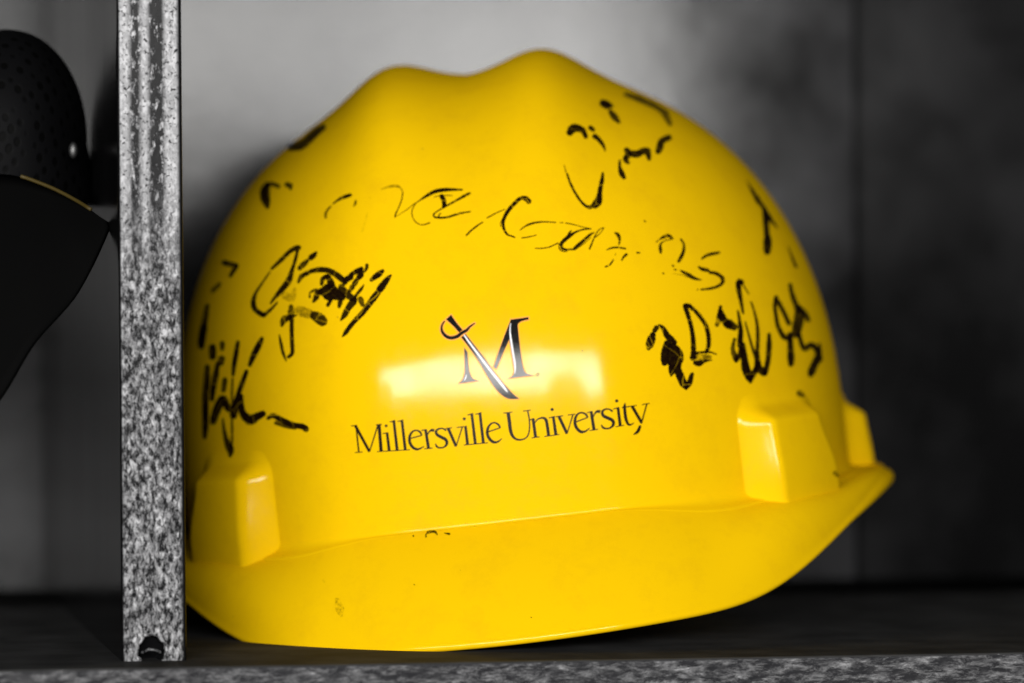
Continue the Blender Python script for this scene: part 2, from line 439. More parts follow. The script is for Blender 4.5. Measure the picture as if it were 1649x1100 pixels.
# small fillet into the brim
P0 = []; FL = []
for j in range(TS):
    t = 2 * pi * j / TS
    p = shell_pt(t, zc(t)); e = ecv(j)
    fk = sm(.26, .66, abs(sin(t))) * (1 if cos(t) > 0 else .5)
    out = Vector((e.x - p.x, e.y - p.y, 0)); q = p + out.normalized() * (.0013 + .0042 * fk) + Vector((0, 0, -.0012 - fk * (.0056 - .0034 * sm(.48, .80, abs(sin(t))))))
    d = (e - q).normalized()
    d0 = (Vector((out.x, out.y, 0)).normalized() * 1 + Vector((0, 0, min(-.45, d.z * 1.0)))).normalized()
    if True:
        d0 = (d * .8 + out.normalized() * .2).normalized()
    P0.append((p, q, d0)); FL.append(.0010 + .0026 * fk)
for s in (.12, .25, .4, .55, .7, .85, 1.0):
    r = []
    for (p, q, d0), L in zip(P0, FL):
        # quadratic bezier p -> c -> q, tangent down at p and d0 at q
        c = p + Vector((0, 0, -L)); c2 = q - d0 * L * .7
        r.append(p * (1 - s) ** 3 + c * 3 * s * (1 - s) ** 2 + c2 * 3 * s * s * (1 - s) + q * s ** 3)
    rows.append(r)
vs = [v for r in rows[1:] for v in r]
nr = len(rows) - 1
fs = grid_faces(nr, TS, True, True)
vs.append(Vector((0, 0, CZ + ridges(0, 0, CZ)))); top = len(vs) - 1
for j in range(TS): fs.append((top, j, (j + 1) % TS))
shell = mesh_obj('shell', vs, fs, YEL, helmet)
so = shell.modifiers.new('thickness', 'SOLIDIFY'); so.thickness = .0024; so.offset = -1

def brim_ctl(j, q, e, d0, L):
    k = .08 + .92 * sm(.48, .80, abs(sin(2 * pi * j / TS)))
    h = Vector((e.x - q.x, e.y - q.y, 0))
    return (q + d0 * L * .5) * (1 - k) + (q + h * .93 + Vector((0, 0, (e.z - q.z) * .05))) * k
# brim: from the fillet to a rounded lip and back along the underside
brows = []
for s in [k / 16 for k in range(17)]:
    r = []
    for j, (p, q, d0) in enumerate(P0):
        e = ecv(j); L = (e - q).length
        c = brim_ctl(j, q, e, d0, L)
        v = q * (1 - s) ** 2 + c * 2 * s * (1 - s) + e * s * s
        r.append(v)
    brows.append(r)
n = TS
for k in range(1, 9):                      # the lip
    a = k / 8 * pi; r = []
    for j in range(n):
        e = ecv(j); q = P0[j][1]; d = (e - q).normalized()
        tg = (ecv(j + 1) - ecv(j - 1)).normalized(); nn = d.cross(tg).normalized()
        if nn.z < 0: nn = -nn
        R_ = .0015 + .0014 * sm(.85, .99, abs(sin(2 * pi * j / TS)))
        r.append(e - nn * R_ + nn * R_ * cos(a) + d * R_ * 1.1 * sin(a))
    brows.append(r)
for s in (.75, .5, .25, 0):
    r = []
    for j, (p, q, d0) in enumerate(P0):
        e = ecv(j); L = (e - q).length; c = brim_ctl(j, q, e, d0, L)
        v = q * (1 - s) ** 2 + c * 2 * s * (1 - s) + e * s * s
        r.append(v + Vector((0, 0, -.0030)) * (1 if s > 0 else .6))
    brows.append(r)
brim = mesh_obj('brim', [v for r in brows for v in r], grid_faces(len(brows), n, True, True), YEL, helmet)

# accessory slots: raised boxes that grow out of the shell
def slot(t0, t1, H, ztop, rise, name, mirror):
    nt_, nz_ = 90, 60
    ta, tb = t0 - radians(5), t1 + radians(7); za, zb = ztop + .014, (-.0335 if t0 < 1.2 else -.0275)
    vv = []
    for i in range(nz_ + 1):
        z = za + (zb - za) * i / nz_
        gz = sm(ztop + .0045, ztop - .0025, z) * .80 + .20 * sm(ztop + .010, ztop + .001, z)
        dn = sm(ztop, -.022, z)
        for j in range(nt_ + 1):
            t = ta + (tb - ta) * j / nt_
            l = sm(t0 - radians(.4), t0 + rise, t)
            r_ = 1 - sm(t1 - rise * .9 + dn * radians(3), t1 + rise * .4 + dn * radians(3), t)
            h = H * l * r_ * gz - .00035 * (1 - min(1, l * r_ * gz * 12))
            p = shell_pt(t, z); q = shell_pt(t + .01, z) - shell_pt(t - .01, z)
            nn = Vector((q.y, -q.x, 0)).normalized()
            if nn.dot(Vector((p.x, p.y, 0))) < 0: nn = -nn
            # outer face leans back a little towards the top
            p = p + nn * h * (.86 + .14 * dn)
            vv.append(Vector((p.x * (-1 if mirror else 1), p.y, p.z)))
    return mesh_obj(name, vv, grid_faces(nz_ + 1, nt_ + 1, False, mirror), YEL, helmet)
slots = []
for mir in (True, False):
    dt = -1.7 if mir else 1.7
    slots.append(slot(radians(38.2 + dt), radians(58.5 + dt), .0096, .0008, radians(5.0), 'accessory_slot', mir))
    slots.append(slot(radians(98 if mir else 86), radians(109 if mir else 97), .0092, -.0030, radians(4.0), 'side_slot', mir))

# ------------------------------------------------------------------ print and ink draped on the real surface
bm = bmesh.new(); 
for o in [shell, brim] + slots:
    b2 = bmesh.new(); b2.from_mesh(o.data); me2 = bpy.data.meshes.new('tmp'); b2.to_mesh(me2); b2.free()
    bm.from_mesh(me2); bpy.data.meshes.remove(me2)
bm.transform(HM)
BV = BVHTree.FromBMesh(bm); bm.free()
HI = HM.inverted()

def drape(px, py, off):
    d = ray(px, py); h, nn, i_, dist = BV.ray_cast(CAM, d)
    k = 0
    while h is None and k < 24:            # past the outline of the dome: bring the ink back onto it
        k += 1; L = math.hypot(830 - px, 620 - py); px += (830 - px) / L * .8; py += (620 - py) / L * .8
        d = ray(px, py); h, nn, i_, dist = BV.ray_cast(CAM, d)
    if h is None: return None
    if nn.dot(d) > 0: nn = -nn
    return HI @ (h + nn * off / max(.16, abs(nn.dot(d))))

CR = dict(P=(0, 0, 1), A=(400, 190, 6.871), B=(500, 280, 5.889), C=(740, 300, 5.497), D=(890, 150, 5.5), E=(1030, 360, 9.169),
          F=(1160, 250, 5.5), G=(1130, 430, 5.5), H=(1020, 470, 6.473), I=(390, 380, 5.0), J=(470, 400, 6.878),
          K=(300, 400, 6.875), L=(300, 520, 4.782), M=(560, 640, 6.596), U=(800, 635, 6.342), X=(690, 490, 6.47), Z=(500, 800, 3.171))

def catmull(P, step):
    out = []
    n = len(P)
    for i in range(n - 1):
        p0 = P[max(i - 1, 0)]; p1 = P[i]; p2 = P[i + 1]; p3 = P[min(i + 2, n - 1)]
        L = math.hypot(p2[0] - p1[0], p2[1] - p1[1]); k = max(1, int(L / step))
        for j in range(k):
            t = j / k
            out.append([.5 * ((2 * p1[c]) + (-p0[c] + p2[c]) * t + (2 * p0[c] - 5 * p1[c] + 4 * p2[c] - p3[c]) * t * t + (-p0[c] + 3 * p1[c] - 3 * p2[c] + p3[c]) * t ** 3) for c in range(len(p1))])
    out.append(list(P[-1])); return out

class Ink:
    def __init__(s, wk=1.): s.wk = wk; s.v = []; s.f = []; s.uv = []; s.a = []; s.k = 0
    def stroke(s, crop, pts, ink=1., cap=True, off=.00008, smooth=True, wob=0., grow=0.):
        ox, oy, sc = CR[crop]
        wk = s.wk
        if crop in 'ADFGKL' and wk > 1: wk *= 1.12; ink = min(1, ink + .12)
        P = [(ox + p[0] / sc, oy + p[1] / sc, p[2] / sc * wk + grow) for p in pts]
        Q = catmull(P, 2.2) if (smooth and len(P) > 2) else catmull([P[0], P[-1]] if len(P) == 2 else P, 2.5)
        if cap:
            def capx(a, b):
                dx, dy = a[0] - b[0], a[1] - b[1]; L = math.hypot(dx, dy) or 1; dx /= L; dy /= L; w_ = a[2] / 2
                return [[a[0] + dx * w_ * .98, a[1] + dy * w_ * .98, w_ * .25], [a[0] + dx * w_ * .8, a[1] + dy * w_ * .8, w_ * 1.2], [a[0] + dx * w_ * .45, a[1] + dy * w_ * .45, w_ * 1.78]]
            Q = capx(Q[0], Q[1]) + Q + capx(Q[-1], Q[-2])[::-1]
        s.k += 1; off = off + .000004 * (s.k % 12)
        u = s.k * 57.3; prev = None; last = None; m = len(Q)
        for i, q in enumerate(Q):
            a = Q[max(i - 1, 0)]; b = Q[min(i + 1, m - 1)]
            dx, dy = b[0] - a[0], b[1] - a[1]; L = math.hypot(dx, dy) or 1; nx, ny = -dy / L, dx / L
            if last: u += math.hypot(q[0] - last[0], q[1] - last[1])
            last = q
            hw = q[2] / 2
            if wob: hw *= 1 + wob * noise.noise(Vector((u * .35, 0, s.k)))
            row = []
            for e in (-1, -.75, -.5, -.25, 0, .25, .5, .75, 1):
                j = hw * e + (wob * .35 * noise.noise(Vector((u * .6, e * 3, s.k + 9))) if abs(e) == 1 else 0)
                h = drape(q[0] + nx * j, q[1] + ny * j, off + 1e-7 * i)
                if h is None: row = None; break
                row.append(h)
            if row is None: prev = None; continue
            base = len(s.v); s.v += row
            s.uv += [(u, e / 8) for e in range(9)]; s.a += [ink] * 9
            if prev is not None:
                for c in range(8): s.f.append((prev + c, prev + c + 1, base + c + 1, base + c))
            prev = base
    def strip(s, crop, Lp, Rp, off=.00008, grow=0., n=40):
        ox, oy, sc = CR[crop]
        def res(P):
            P = catmull([(ox + p[0] / sc, oy + p[1] / sc) for p in P], 1.)
            d = [0]
            for a, b in zip(P, P[1:]): d.append(d[-1] + math.hypot(b[0] - a[0], b[1] - a[1]))
            out = []; k = 0
            for i in range(n + 1):
                t = d[-1] * i / n
                while k < len(d) - 2 and d[k + 1] < t: k += 1
                g = (t - d[k]) / ((d[k + 1] - d[k]) or 1)
                out.append((P[k][0] + (P[k + 1][0] - P[k][0]) * g, P[k][1] + (P[k + 1][1] - P[k][1]) * g))
            return out
        a = res(Lp); b = res(Rp); prev = None
        if grow:
            def ext(P, Q, i0, i1):
                dx = (P[i0][0] + Q[i0][0] - P[i1][0] - Q[i1][0]) / 2; dy = (P[i0][1] + Q[i0][1] - P[i1][1] - Q[i1][1]) / 2
                L = math.hypot(dx, dy) or 1
                return dx / L * grow, dy / L * grow
            e0 = ext(a, b, 0, 1); e1 = ext(a, b, -1, -2)
            a2, b2 = [], []
            for i in range(n + 1):
                dx, dy = b[i][0] - a[i][0], b[i][1] - a[i][1]; L = math.hypot(dx, dy) or 1; dx *= grow / L; dy *= grow / L
                a2.append((a[i][0] - dx, a[i][1] - dy)); b2.append((b[i][0] + dx, b[i][1] + dy))
            a = [(a2[0][0] + e0[0], a2[0][1] + e0[1])] + a2 + [(a2[-1][0] + e1[0], a2[-1][1] + e1[1])]
            b = [(b2[0][0] + e0[0], b2[0][1] + e0[1])] + b2 + [(b2[-1][0] + e1[0], b2[-1][1] + e1[1])]
        s.k += 1; off += .000004 * (s.k % 12)
        for i in range(len(a)):
            row = []
            for e in (0, .2, .4, .6, .8, 1):
                row.append(drape(a[i][0] + (b[i][0] - a[i][0]) * e, a[i][1] + (b[i][1] - a[i][1]) * e, off))
            if any(r is None for r in row): prev = None; continue
            base = len(s.v); s.v += row; s.uv += [(i, e) for e in range(6)]; s.a += [1.] * 6
            if prev is not None:
                for c in range(5): s.f.append((prev + c, prev + c + 1, base + c + 1, base + c))
            prev = base
    def build(s, name, mat, parent=helmet, label=None):
        o = mesh_obj(name, s.v, s.f, mat, parent)
        me = o.data; ul = me.uv_layers.new(name='UVMap')
        for lp in me.loops: ul.data[lp.index].uv = s.uv[lp.vertex_index]
        at = me.attributes.new('ink', 'FLOAT', 'POINT'); at.data.foreach_set('value', s.a)
        if label: o['label'] = label
        return o

SIGS = [
 ('faded marker name across the brow, mostly rubbed off', [
  ('A', .95, [(212,745,50),(192,800,75),(187,870,80),(203,940,64),(212,990,30)]), ('A', .5, [(215,745,40),(270,735,35),(335,760,35)]),
  ('A', .6, [(430,740,40),(465,755,45),(470,790,20)]), ('A', .6, [(830,110,50),(760,160,60),(600,300,70),(480,330,60)]),
  ('B', .95, [(215,285,10),(280,240,22),(340,215,30),(378,203,26)]), ('B', .5, [(195,310,14),(165,340,16),(145,380,22),(145,415,18)]),
  ('B', .5, [(430,255,14),(425,290,20),(412,305,14)]), ('B', .42, [(670,150,10),(740,125,20),(820,118,20),(860,145,12),(875,180,9)]),
  ('B', .8, [(875,180,9),(862,255,9),(830,335,9),(808,380,12),(803,410,12)]), ('B', .5, [(820,400,6),(900,350,7),(980,290,9),(1020,265,9)]),
  ('B', .98, [(1020,265,9),(1040,250,12),(1110,205,24),(1180,170,30),(1260,155,30),(1340,152,22),(1435,153,14)]),
  ('B', .62, [(1000,280,7),(965,340,8),(965,400,8),(1000,460,8),(1060,485,9),(1130,465,11)]), ('B', .7, [(1170,222,5),(1240,205,7),(1345,208,6)]),
  ('B', .98, [(1243,215,36),(1262,250,36),(1268,300,34),(1260,316,24)]), ('B', .85, [(1510,185,18),(1460,210,22),(1380,255,16),(1280,310,14),(1210,350,10),(1170,380,12)]),
  ('B', .88, [(1165,385,12),(1175,410,14),(1230,418,16),(1300,412,16),(1370,390,16),(1440,372,14),(1515,360,10)]), ('B', .8, [(1235,375,8),(1215,395,10),(1212,420,10)]),
  ('B', .34, [(540,370,8),(520,450,8),(490,550,8)]), ('B', .3, [(520,275,14),(590,215,16)])]),
 ('marker initials in thin looping strokes at the middle of the brow', [
  ('C', .8, [(400,205,6),(330,235,8),(245,280,10)]), ('C', .9, [(205,318,8),(150,355,12),(100,395,12),(60,435,12)]),
  ('C', .99, [(612,135,38),(590,112,36),(545,105,28),(500,140,28),(440,205,28),(400,270,26),(385,330,22),(395,385,20),(425,430,14),(450,438,12),(488,453,10)]),
  ('C', .7, [(380,285,6),(362,330,6),(365,360,5)]), ('C', .9, [(535,388,6),(590,350,13),(660,325,15),(740,316,10),(850,321,8)]), ('C', .8, [(885,323,7),(915,323,7)]),
  ('C', .85, [(940,327,9),(1000,338,7),(1100,365,6),(1160,378,9)]), ('C', .9, [(550,458,8),(610,450,9),(680,432,6)]),
  ('C', .85, [(668,550,7),(730,550,8),(790,540,9),(840,518,9),(870,505,11)]), ('C', .95, [(1160,378,9),(1090,385,11),(1030,405,14),(980,435,26),(930,475,28),(900,510,24),(908,550,22),(945,562,18)]),
  ('C', .8, [(985,395,10),(965,420,14),(960,440,16)]), ('C', .55, [(960,562,16),(1015,558,16)]), ('C', .86, [(1015,548,22),(1070,505,26),(1120,460,22),(1160,425,18),(1190,410,6)]),
  ('C', .65, [(1020,565,5),(1100,510,5),(1160,455,6)]), ('C', .78, [(1275,370,10),(1255,372,6),(1225,395,8),(1195,445,8),(1170,505,12),(1150,555,12)]), ('C', .65, [(1270,380,6),(1240,420,6),(1200,450,10)]),
  ('C', .65, [(880,510,6),(880,550,8),(905,575,8),(950,580,6)]), ('C', .92, [(1375,412,12),(1395,425,26),(1412,455,22),(1415,490,14),(1408,518,8)]),
  ('C', .9, [(1300,565,7),(1345,547,13),(1400,542,13)]), ('C', .85, [(1420,545,12),(1465,553,12)]), ('C', .9, [(1290,712,12),(1308,708,12)]), ('C', .88, [(1325,700,10),(1345,675,12),(1360,650,8)]),
  ('C', .5, [(1375,610,6),(1380,595,4)]), ('C', .9, [(1475,605,20),(1452,625,16),(1435,655,10)]), ('C', .85, [(1570,590,12),(1590,590,12)])]),
 ('short marker signature high on the right with a long open loop', [
  ('D', .85, [(440,95,46),(480,115,50),(510,120,26)]), ('D', .55, [(505,170,28),(540,215,42),(580,260,22)]), ('D', .8, [(150,350,46),(180,312,54),(220,315,46),(265,335,36),(290,390,26)]),
  ('D', .72, [(330,310,30),(355,330,24)]), ('D', .75, [(370,385,34),(400,410,28),(440,460,22),(460,510,12)]), ('D', .9, [(125,715,12),(150,790,15),(190,870,17),(240,950,16),(290,1000,18),(330,1012,26),(360,995,22)]),
  ('D', .86, [(375,990,50),(400,960,52),(412,900,34),(420,840,28),(435,770,26),(440,710,14)]), ('D', .35, [(100,640,6),(115,700,8)]), ('D', .78, [(590,600,14),(590,660,20),(605,710,36),(628,750,26)]),
  ('D', .8, [(650,510,36),(670,540,40),(640,590,36),(665,620,22)]), ('D', .75, [(680,535,36),(740,545,46),(790,520,40),(830,520,46),(850,590,22)]), ('D', .7, [(1020,400,40),(960,430,40),(945,480,46),(930,520,36)]),
  ('D', .40, [(640,20,26),(760,60,40),(850,100,40),(960,150,50),(1030,280,30)]), ('D', .5, [(1060,150,26),(1130,200,34),(1200,240,30)]), ('D', .45, [(1300,280,30),(1400,350,50)])]),
 ('the number 25 in black marker', [
  ('E', .9, [(245,275,14),(270,255,16)]), ('E', .98, [(292,235,16),(350,200,38),(420,182,42),(480,220,22)]), ('E', .78, [(330,275,12),(400,245,14),(480,235,12)]),
  ('E', .98, [(330,275,14),(298,320,26),(303,380,42),(308,435,24)]), ('E', .85, [(600,230,18),(640,290,26),(650,350,30),(640,420,40),(605,500,44),(570,560,36)]),
  ('E', .7, [(485,625,26),(495,632,20)]), ('E', .8, [(505,680,14),(535,685,18)]), ('E', .6, [(340,735,20),(355,745,14)]), ('E', .78, [(590,690,8),(640,720,36),(720,765,50),(800,810,40),(905,835,12)]),
  ('E', .42, [(480,740,7),(600,760,9),(700,800,9)]), ('E', .82, [(915,520,24),(970,480,34),(1040,455,38),(1120,440,38),(1170,430,24)]), ('E', .93, [(865,640,20),(900,668,40),(960,685,48),(1005,695,40)]),
  ('E', .86, [(1035,725,36),(1110,735,42),(1190,780,44),(1220,830,48),(1205,890,40),(1130,935,34),(1030,962,30),(905,975,24)]), ('E', .8, [(845,980,14),(855,970,12)])]),
 ('smudged marker strokes near the right edge of the dome', [
  ('F', 1, [(250,150,60),(300,260,84),(350,380,80),(392,455,56)]), ('F', .85, [(385,470,36),(392,600,36),(402,730,34)]), ('F', 1, [(405,735,44),(405,800,52),(403,858,38)]),
  ('F', 1, [(405,540,40),(465,560,70),(512,625,44)]), ('F', .95, [(500,560,40),(580,600,60)]), ('F', 1, [(585,600,60),(620,740,60),(650,870,64),(665,975,36)])]),
 ('tangled marker signature on the right flank', [
  ('G', .95, [(132,512,26),(150,450,34),(163,352,20)]), ('G', .9, [(165,400,34),(195,470,44),(235,515,50)]), ('G', .62, [(225,500,60),(280,530,50)]),
  ('G', .93, [(345,135,34),(325,130,40),(322,190,34),(340,290,26),(362,410,14)]), ('G', .55, [(350,140,10),(410,240,9)]), ('G', .88, [(315,390,14),(330,480,22),(340,570,32),(335,650,36),(340,690,46)]),
  ('G', .8, [(430,310,10),(460,400,14),(485,520,20),(490,640,24),(485,760,28),(490,870,46)]), ('G', .66, [(380,490,12),(410,600,14),(450,740,18),(480,830,20)]),
  ('G', .7, [(285,640,20),(270,720,26),(290,800,36),(300,830,26)]), ('G', .75, [(300,830,26),(330,780,30),(350,700,40)]), ('G', .97, [(355,690,36),(370,800,42),(385,900,54),(420,985,50),(425,1020,18)]),
  ('G', .97, [(425,1000,30),(470,920,38),(500,860,36)]), ('G', .7, [(500,900,50),(545,935,50)]), ('G', .74, [(555,940,34),(580,830,34),(590,700,34),(590,600,24)])]),
 ('blurred marker signature above the right accessory slot', [
  ('G', .68, [(650,270,26),(640,340,24),(650,430,24),(670,530,28),(720,620,34),(760,630,26)]), ('G', .7, [(650,280,26),(680,330,28),(730,430,26),(760,500,30)]),
  ('G', .66, [(770,160,24),(790,250,30),(820,330,34),(850,400,56),(840,500,66),(820,590,56)]), ('G', .6, [(850,370,40),(900,420,40),(930,470,28)]), ('G', .8, [(770,600,34),(775,700,36),(780,800,44),(780,860,34)]),
  ('G', .8, [(845,590,26),(870,680,28),(900,725,34),(950,690,34),(1000,720,40),(1030,780,56),(990,850,48),(960,920,48),(950,950,36)]), ('G', 1, [(1062,480,56),(1075,570,66)]), ('G', .8, [(1100,560,90),(1110,640,90)]), ('G', .8, [(1060,600,34),(1045,730,36)])]),
 ('bold marker letters with thick scribbled strokes right of the emblem', [
  ('H', .97, [(265,345,16),(300,370,34),(330,420,46),(350,460,54),(390,490,50),(428,530,40)]), ('H', .78, [(238,375,44),(218,405,40)]), ('H', .97, [(200,450,50),(180,510,74),(162,565,62),(155,590,34)]),
  ('H', .97, [(350,540,60),(335,600,66),(322,670,66),(322,740,54)]), ('H', .99, [(400,590,100),(440,660,124),(432,740,126),(455,810,70),(485,880,68),(510,940,66),(540,990,52),(545,1008,26)]), ('H', .97, [(395,790,56),(395,850,46),(390,872,20)]),
  ('H', .96, [(545,1000,34),(580,950,48),(600,880,38),(610,855,28)]), ('H', .93, [(535,150,42),(560,230,38),(590,330,36),(610,430,38),(620,530,42),(622,640,46),(615,690,50)]),
  ('H', .96, [(530,140,28),(570,140,34),(620,185,34)]), ('H', .96, [(640,200,34),(700,270,36),(745,340,36),(770,420,38),(780,500,36),(775,580,34),(750,630,28)]),
  ('H', .93, [(640,640,28),(720,630,20),(800,630,16),(860,652,10)]), ('H', .95, [(640,740,36),(680,748,52),(740,722,28),(815,712,8)]), ('H', .45, [(640,690,56),(720,680,46),(790,680,36)])]),
 ('scrawled marker signature on the upper left flank with hatched strokes', [
  ('I', .85, [(455,95,34),(430,100,34),(380,130,28),(320,190,28),(240,265,18)]), ('I', .6, [(225,290,12),(170,370,14),(115,450,20)]), ('I', .94, [(110,460,20),(92,530,34),(105,590,34),(165,636,34)]),
  ('I', .8, [(175,640,30),(230,595,20),(285,535,12)]), ('I', .88, [(447,120,20),(430,190,22),(405,270,26),(380,350,40),(340,410,40),(300,455,32),(255,510,20),(230,545,12)]),
  ('I', .94, [(465,260,32),(500,225,34),(525,200,24)]), ('I', .94, [(555,175,38),(580,155,34),(597,135,18)]), ('I', .38, [(345,480,50),(400,500,50),(425,430,20)]), ('I', .55, [(395,570,30),(395,620,46)]),
  ('I', .93, [(435,640,12),(395,650,30),(340,675,46),(320,720,22)]), ('I', .86, [(402,650,28),(400,740,28),(402,850,28),(405,940,26),(375,975,22)]), ('I', .88, [(300,795,8),(312,860,20),(330,940,20),(355,1005,12)]),
  ('I', .42, [(455,600,56),(500,615,64),(545,630,56)]), ('I', .72, [(582,642,60),(618,662,72),(648,688,64)]),
  ('J', .92, [(75,375,26),(110,310,42),(190,268,38)]), ('J', .88, [(215,255,40),(300,238,50),(400,245,50),(480,285,54),(540,330,56),(590,380,44)]), ('J', .97, [(600,350,56),(650,320,56)]),
  ('J', .97, [(655,292,36),(720,255,46),(772,225,36)]), ('J', .95, [(775,225,26),(765,290,54),(735,330,46)]), ('J', .75, [(715,360,46),(690,400,46)]), ('J', .72, [(670,430,46),(645,470,36)]), ('J', .75, [(832,185,30),(830,215,32),(805,265,14)]),
  ('J', .92, [(330,400,28),(345,340,44),(390,300,26)]), ('J', .93, [(400,310,46),(430,380,66),(440,430,70)]), ('J', .99, [(330,480,70),(370,480,130),(430,490,150),(490,510,110),(555,540,70)]),
  ('J', .82, [(200,540,22),(205,490,16),(270,465,36),(275,530,54),(240,590,26)]), ('J', .87, [(430,580,34),(400,628,36)]), ('J', .78, [(535,600,46),(525,645,34)]), ('J', .8, [(550,430,60),(590,490,64),(650,540,60),(700,570,44)]),
  ('J', .82, [(680,590,70),(620,670,54),(590,730,54),(545,795,18)]), ('J', .86, [(800,400,8),(770,450,28),(720,510,28),(700,550,28)]), ('J', .55, [(760,560,50),(780,620,44)]),
  ('J', .99, [(1005,252,34),(960,290,54),(910,325,46),(882,350,36)]), ('J', .99, [(1095,300,20),(1060,340,46),(1000,420,64),(972,458,58)]), ('J', .94, [(960,480,54),(900,560,58),(840,640,52),(780,720,48),(720,780,44),(650,860,42),(600,930,40),(565,975,16)])]),
 ('marker signature with tall strokes and a long tail above the left accessory slot', [
  ('L', .9, [(165,340,30),(160,440,36),(150,560,36),(150,700,36),(150,800,34),(145,880,24)]), ('L', .8, [(205,190,40),(205,260,40)]), ('L', .84, [(245,310,24),(230,400,34),(210,500,34),(200,590,26)]),
  ('L', .5, [(280,160,30),(280,200,24)]), ('L', .6, [(275,280,40),(270,310,30)]), ('L', .6, [(300,440,30),(290,520,26)]), ('L', .87, [(210,760,36),(230,690,46),(270,600,46),(290,580,36),(320,650,38),(330,670,28)]),
  ('L', .86, [(400,150,22),(385,240,28),(370,330,26),(363,400,18)]), ('L', .5, [(358,430,12),(355,560,14),(355,680,12)]), ('L', .5, [(355,720,12),(355,900,14),(345,960,18)]), ('L', .75, [(285,740,10),(295,830,20),(320,930,34),(343,980,42),(340,1025,18)]),
  ('L', .97, [(583,122,22),(560,170,34),(520,250,34),(490,325,22)]), ('L', .97, [(465,375,24),(430,470,28),(395,570,28),(375,650,38),(365,710,44)]), ('L', .97, [(430,560,18),(425,640,34),(440,700,42),(490,748,54),(540,725,46),(590,700,36)]),
  ('L', .95, [(630,735,20),(670,715,28),(740,750,32),(820,785,32),(900,800,32),(922,818,34)]), ('L', .48, [(690,770,20),(760,795,20),(840,815,14)]),
  ('K', .75, [(430,160,46),(500,180,40),(560,195,36),(520,260,36),(490,310,26)]), ('K', .4, [(370,400,36),(300,470,36)]), ('K', .6, [(240,640,36),(215,780,46),(190,900,56),(170,1050,56)]), ('L', .6, [(140,40,40),(120,180,36)])]),
 ('small dark scuffs along the crease and the brim', [
  ('Z', .99, [(524,201,6),(526,202,6)]), ('Z', .9, [(588,197,5),(600,180,5),(618,176,5),(640,180,5),(646,194,5)]), ('Z', .8, [(600,188,4),(625,182,4),(640,188,4)]), ('Z', .8, [(588,206,5),(592,203,5)]),
  ('Z', .99, [(684,187,3),(697,189,7),(708,191,9)]), ('Z', .36, [(138,530,22),(150,575,34),(156,605,16)]), ('Z', .3, [(66,425,10),(74,438,12)]), ('Z', .6, [(528,448,3),(532,451,3)]), ('Z', .5, [(1125,615,3),(1129,618,3)]), ('P', .5, [(1286,634,8),(1291,638,5)]), ('P', .45, [(1343,762,6),(1346,765,5)]), ('P', .5, [(1037,356,2),(1039,357,2)]), ('P', .9, [(937,565,1.2),(938,565,1.2)])]),
]
for lab, strokes in SIGS:
    if 'scuff' in lab: sets = [('scuff', None, [q]) for q in strokes]
    elif '25' in lab: sets = [('marker_digit', 'handwritten marker figure 2', strokes[:10]), ('marker_digit', 'handwritten marker figure 5', strokes[10:])]
    else: sets = [('signature', lab, strokes)]
    for nm, lb, st in sets:
        k = Ink(1.26)
        for crop, ink, pts in st: k.stroke(crop, pts, ink, wob=.22)
        k.build(nm, INK, helmet, lb)

# lettering: serif strokes, one mesh for each word
def word(crop, items, name, label):
    k = Ink()
    for it in items:
        if len(it) == 3 and not isinstance(it[0], tuple):     # dot
            x, y, r = it; k.stroke(crop, [(x - 1, y, r * 2), (x + 1, y, r * 2)], 1)
        else: k.stroke(crop, list(it), 1, cap=False, smooth=len(it) > 2)
    return k.build(name, BROWN, helmet, label)
word('M', [
 ((35,303,11),(100,297,13)), ((88,300,16),(118,582,18)), ((82,302,30),(232,578,30)), ((232,576,13),(322,290,15)), ((332,290,34),(355,572,36)), ((300,292,11),(362,286,12)), ((76,586,10),(158,581,10)),
 (408,302,15), ((372,384,10),(405,380,12),(432,374,12)), ((418,376,28),(440,566,32)),
 ((445,260,9),(470,256,13),(503,243,12)), ((489,248,28),(525,562,32)), ((528,256,9),(555,252,13),(588,238,12)), ((575,243,28),(611,558,32)), ((310,577,10),(660,556,10)),
 ((662,436,13),(785,404,13)), ((786,405,16),(770,370,22),(730,350,17),(690,362,20),(662,402,27),(655,455,31),(672,507,32),(708,542,30),(752,550,22),(812,518,8)),
 ((782,351,11),(838,341,12)), ((826,342,30),(858,540,32)), ((812,546,10),(900,538,10)), ((842,405,10),(868,362,16),(890,347,28),(918,352,34)),
 ((1045,352,22),(1012,331,15),(968,333,18),(938,358,26),(946,393,32),(992,422,34),(1042,450,34),(1052,492,30),(1022,528,18),(972,535,18),(944,520,22),(930,490,10)),
 ((1040,329,10),(1107,322,10)), ((1066,328,32),(1150,520,30)), ((1150,522,11),(1216,316,14)), ((1155,320,10),(1260,307,11)),
 (1237,228,16), ((1250,305,28),(1272,500,32)), ((1270,186,9),(1295,182,13),(1331,170,12)), ((1316,175,28),(1355,496,32)), ((1355,178,9),(1385,174,13),(1418,160,12)), ((1403,165,28),(1440,490,32)), ((1233,506,10),(1490,482,10)),
 ((1490,366,13),(1618,323,13)), ((1618,325,16),(1602,292,22),(1558,268,17),(1515,285,20),(1487,330,27),(1482,390,31),(1505,440,32),(1545,474,30),(1592,472,20),(1636,436,8)),
], 'lettering', 'black serif word Millersville')
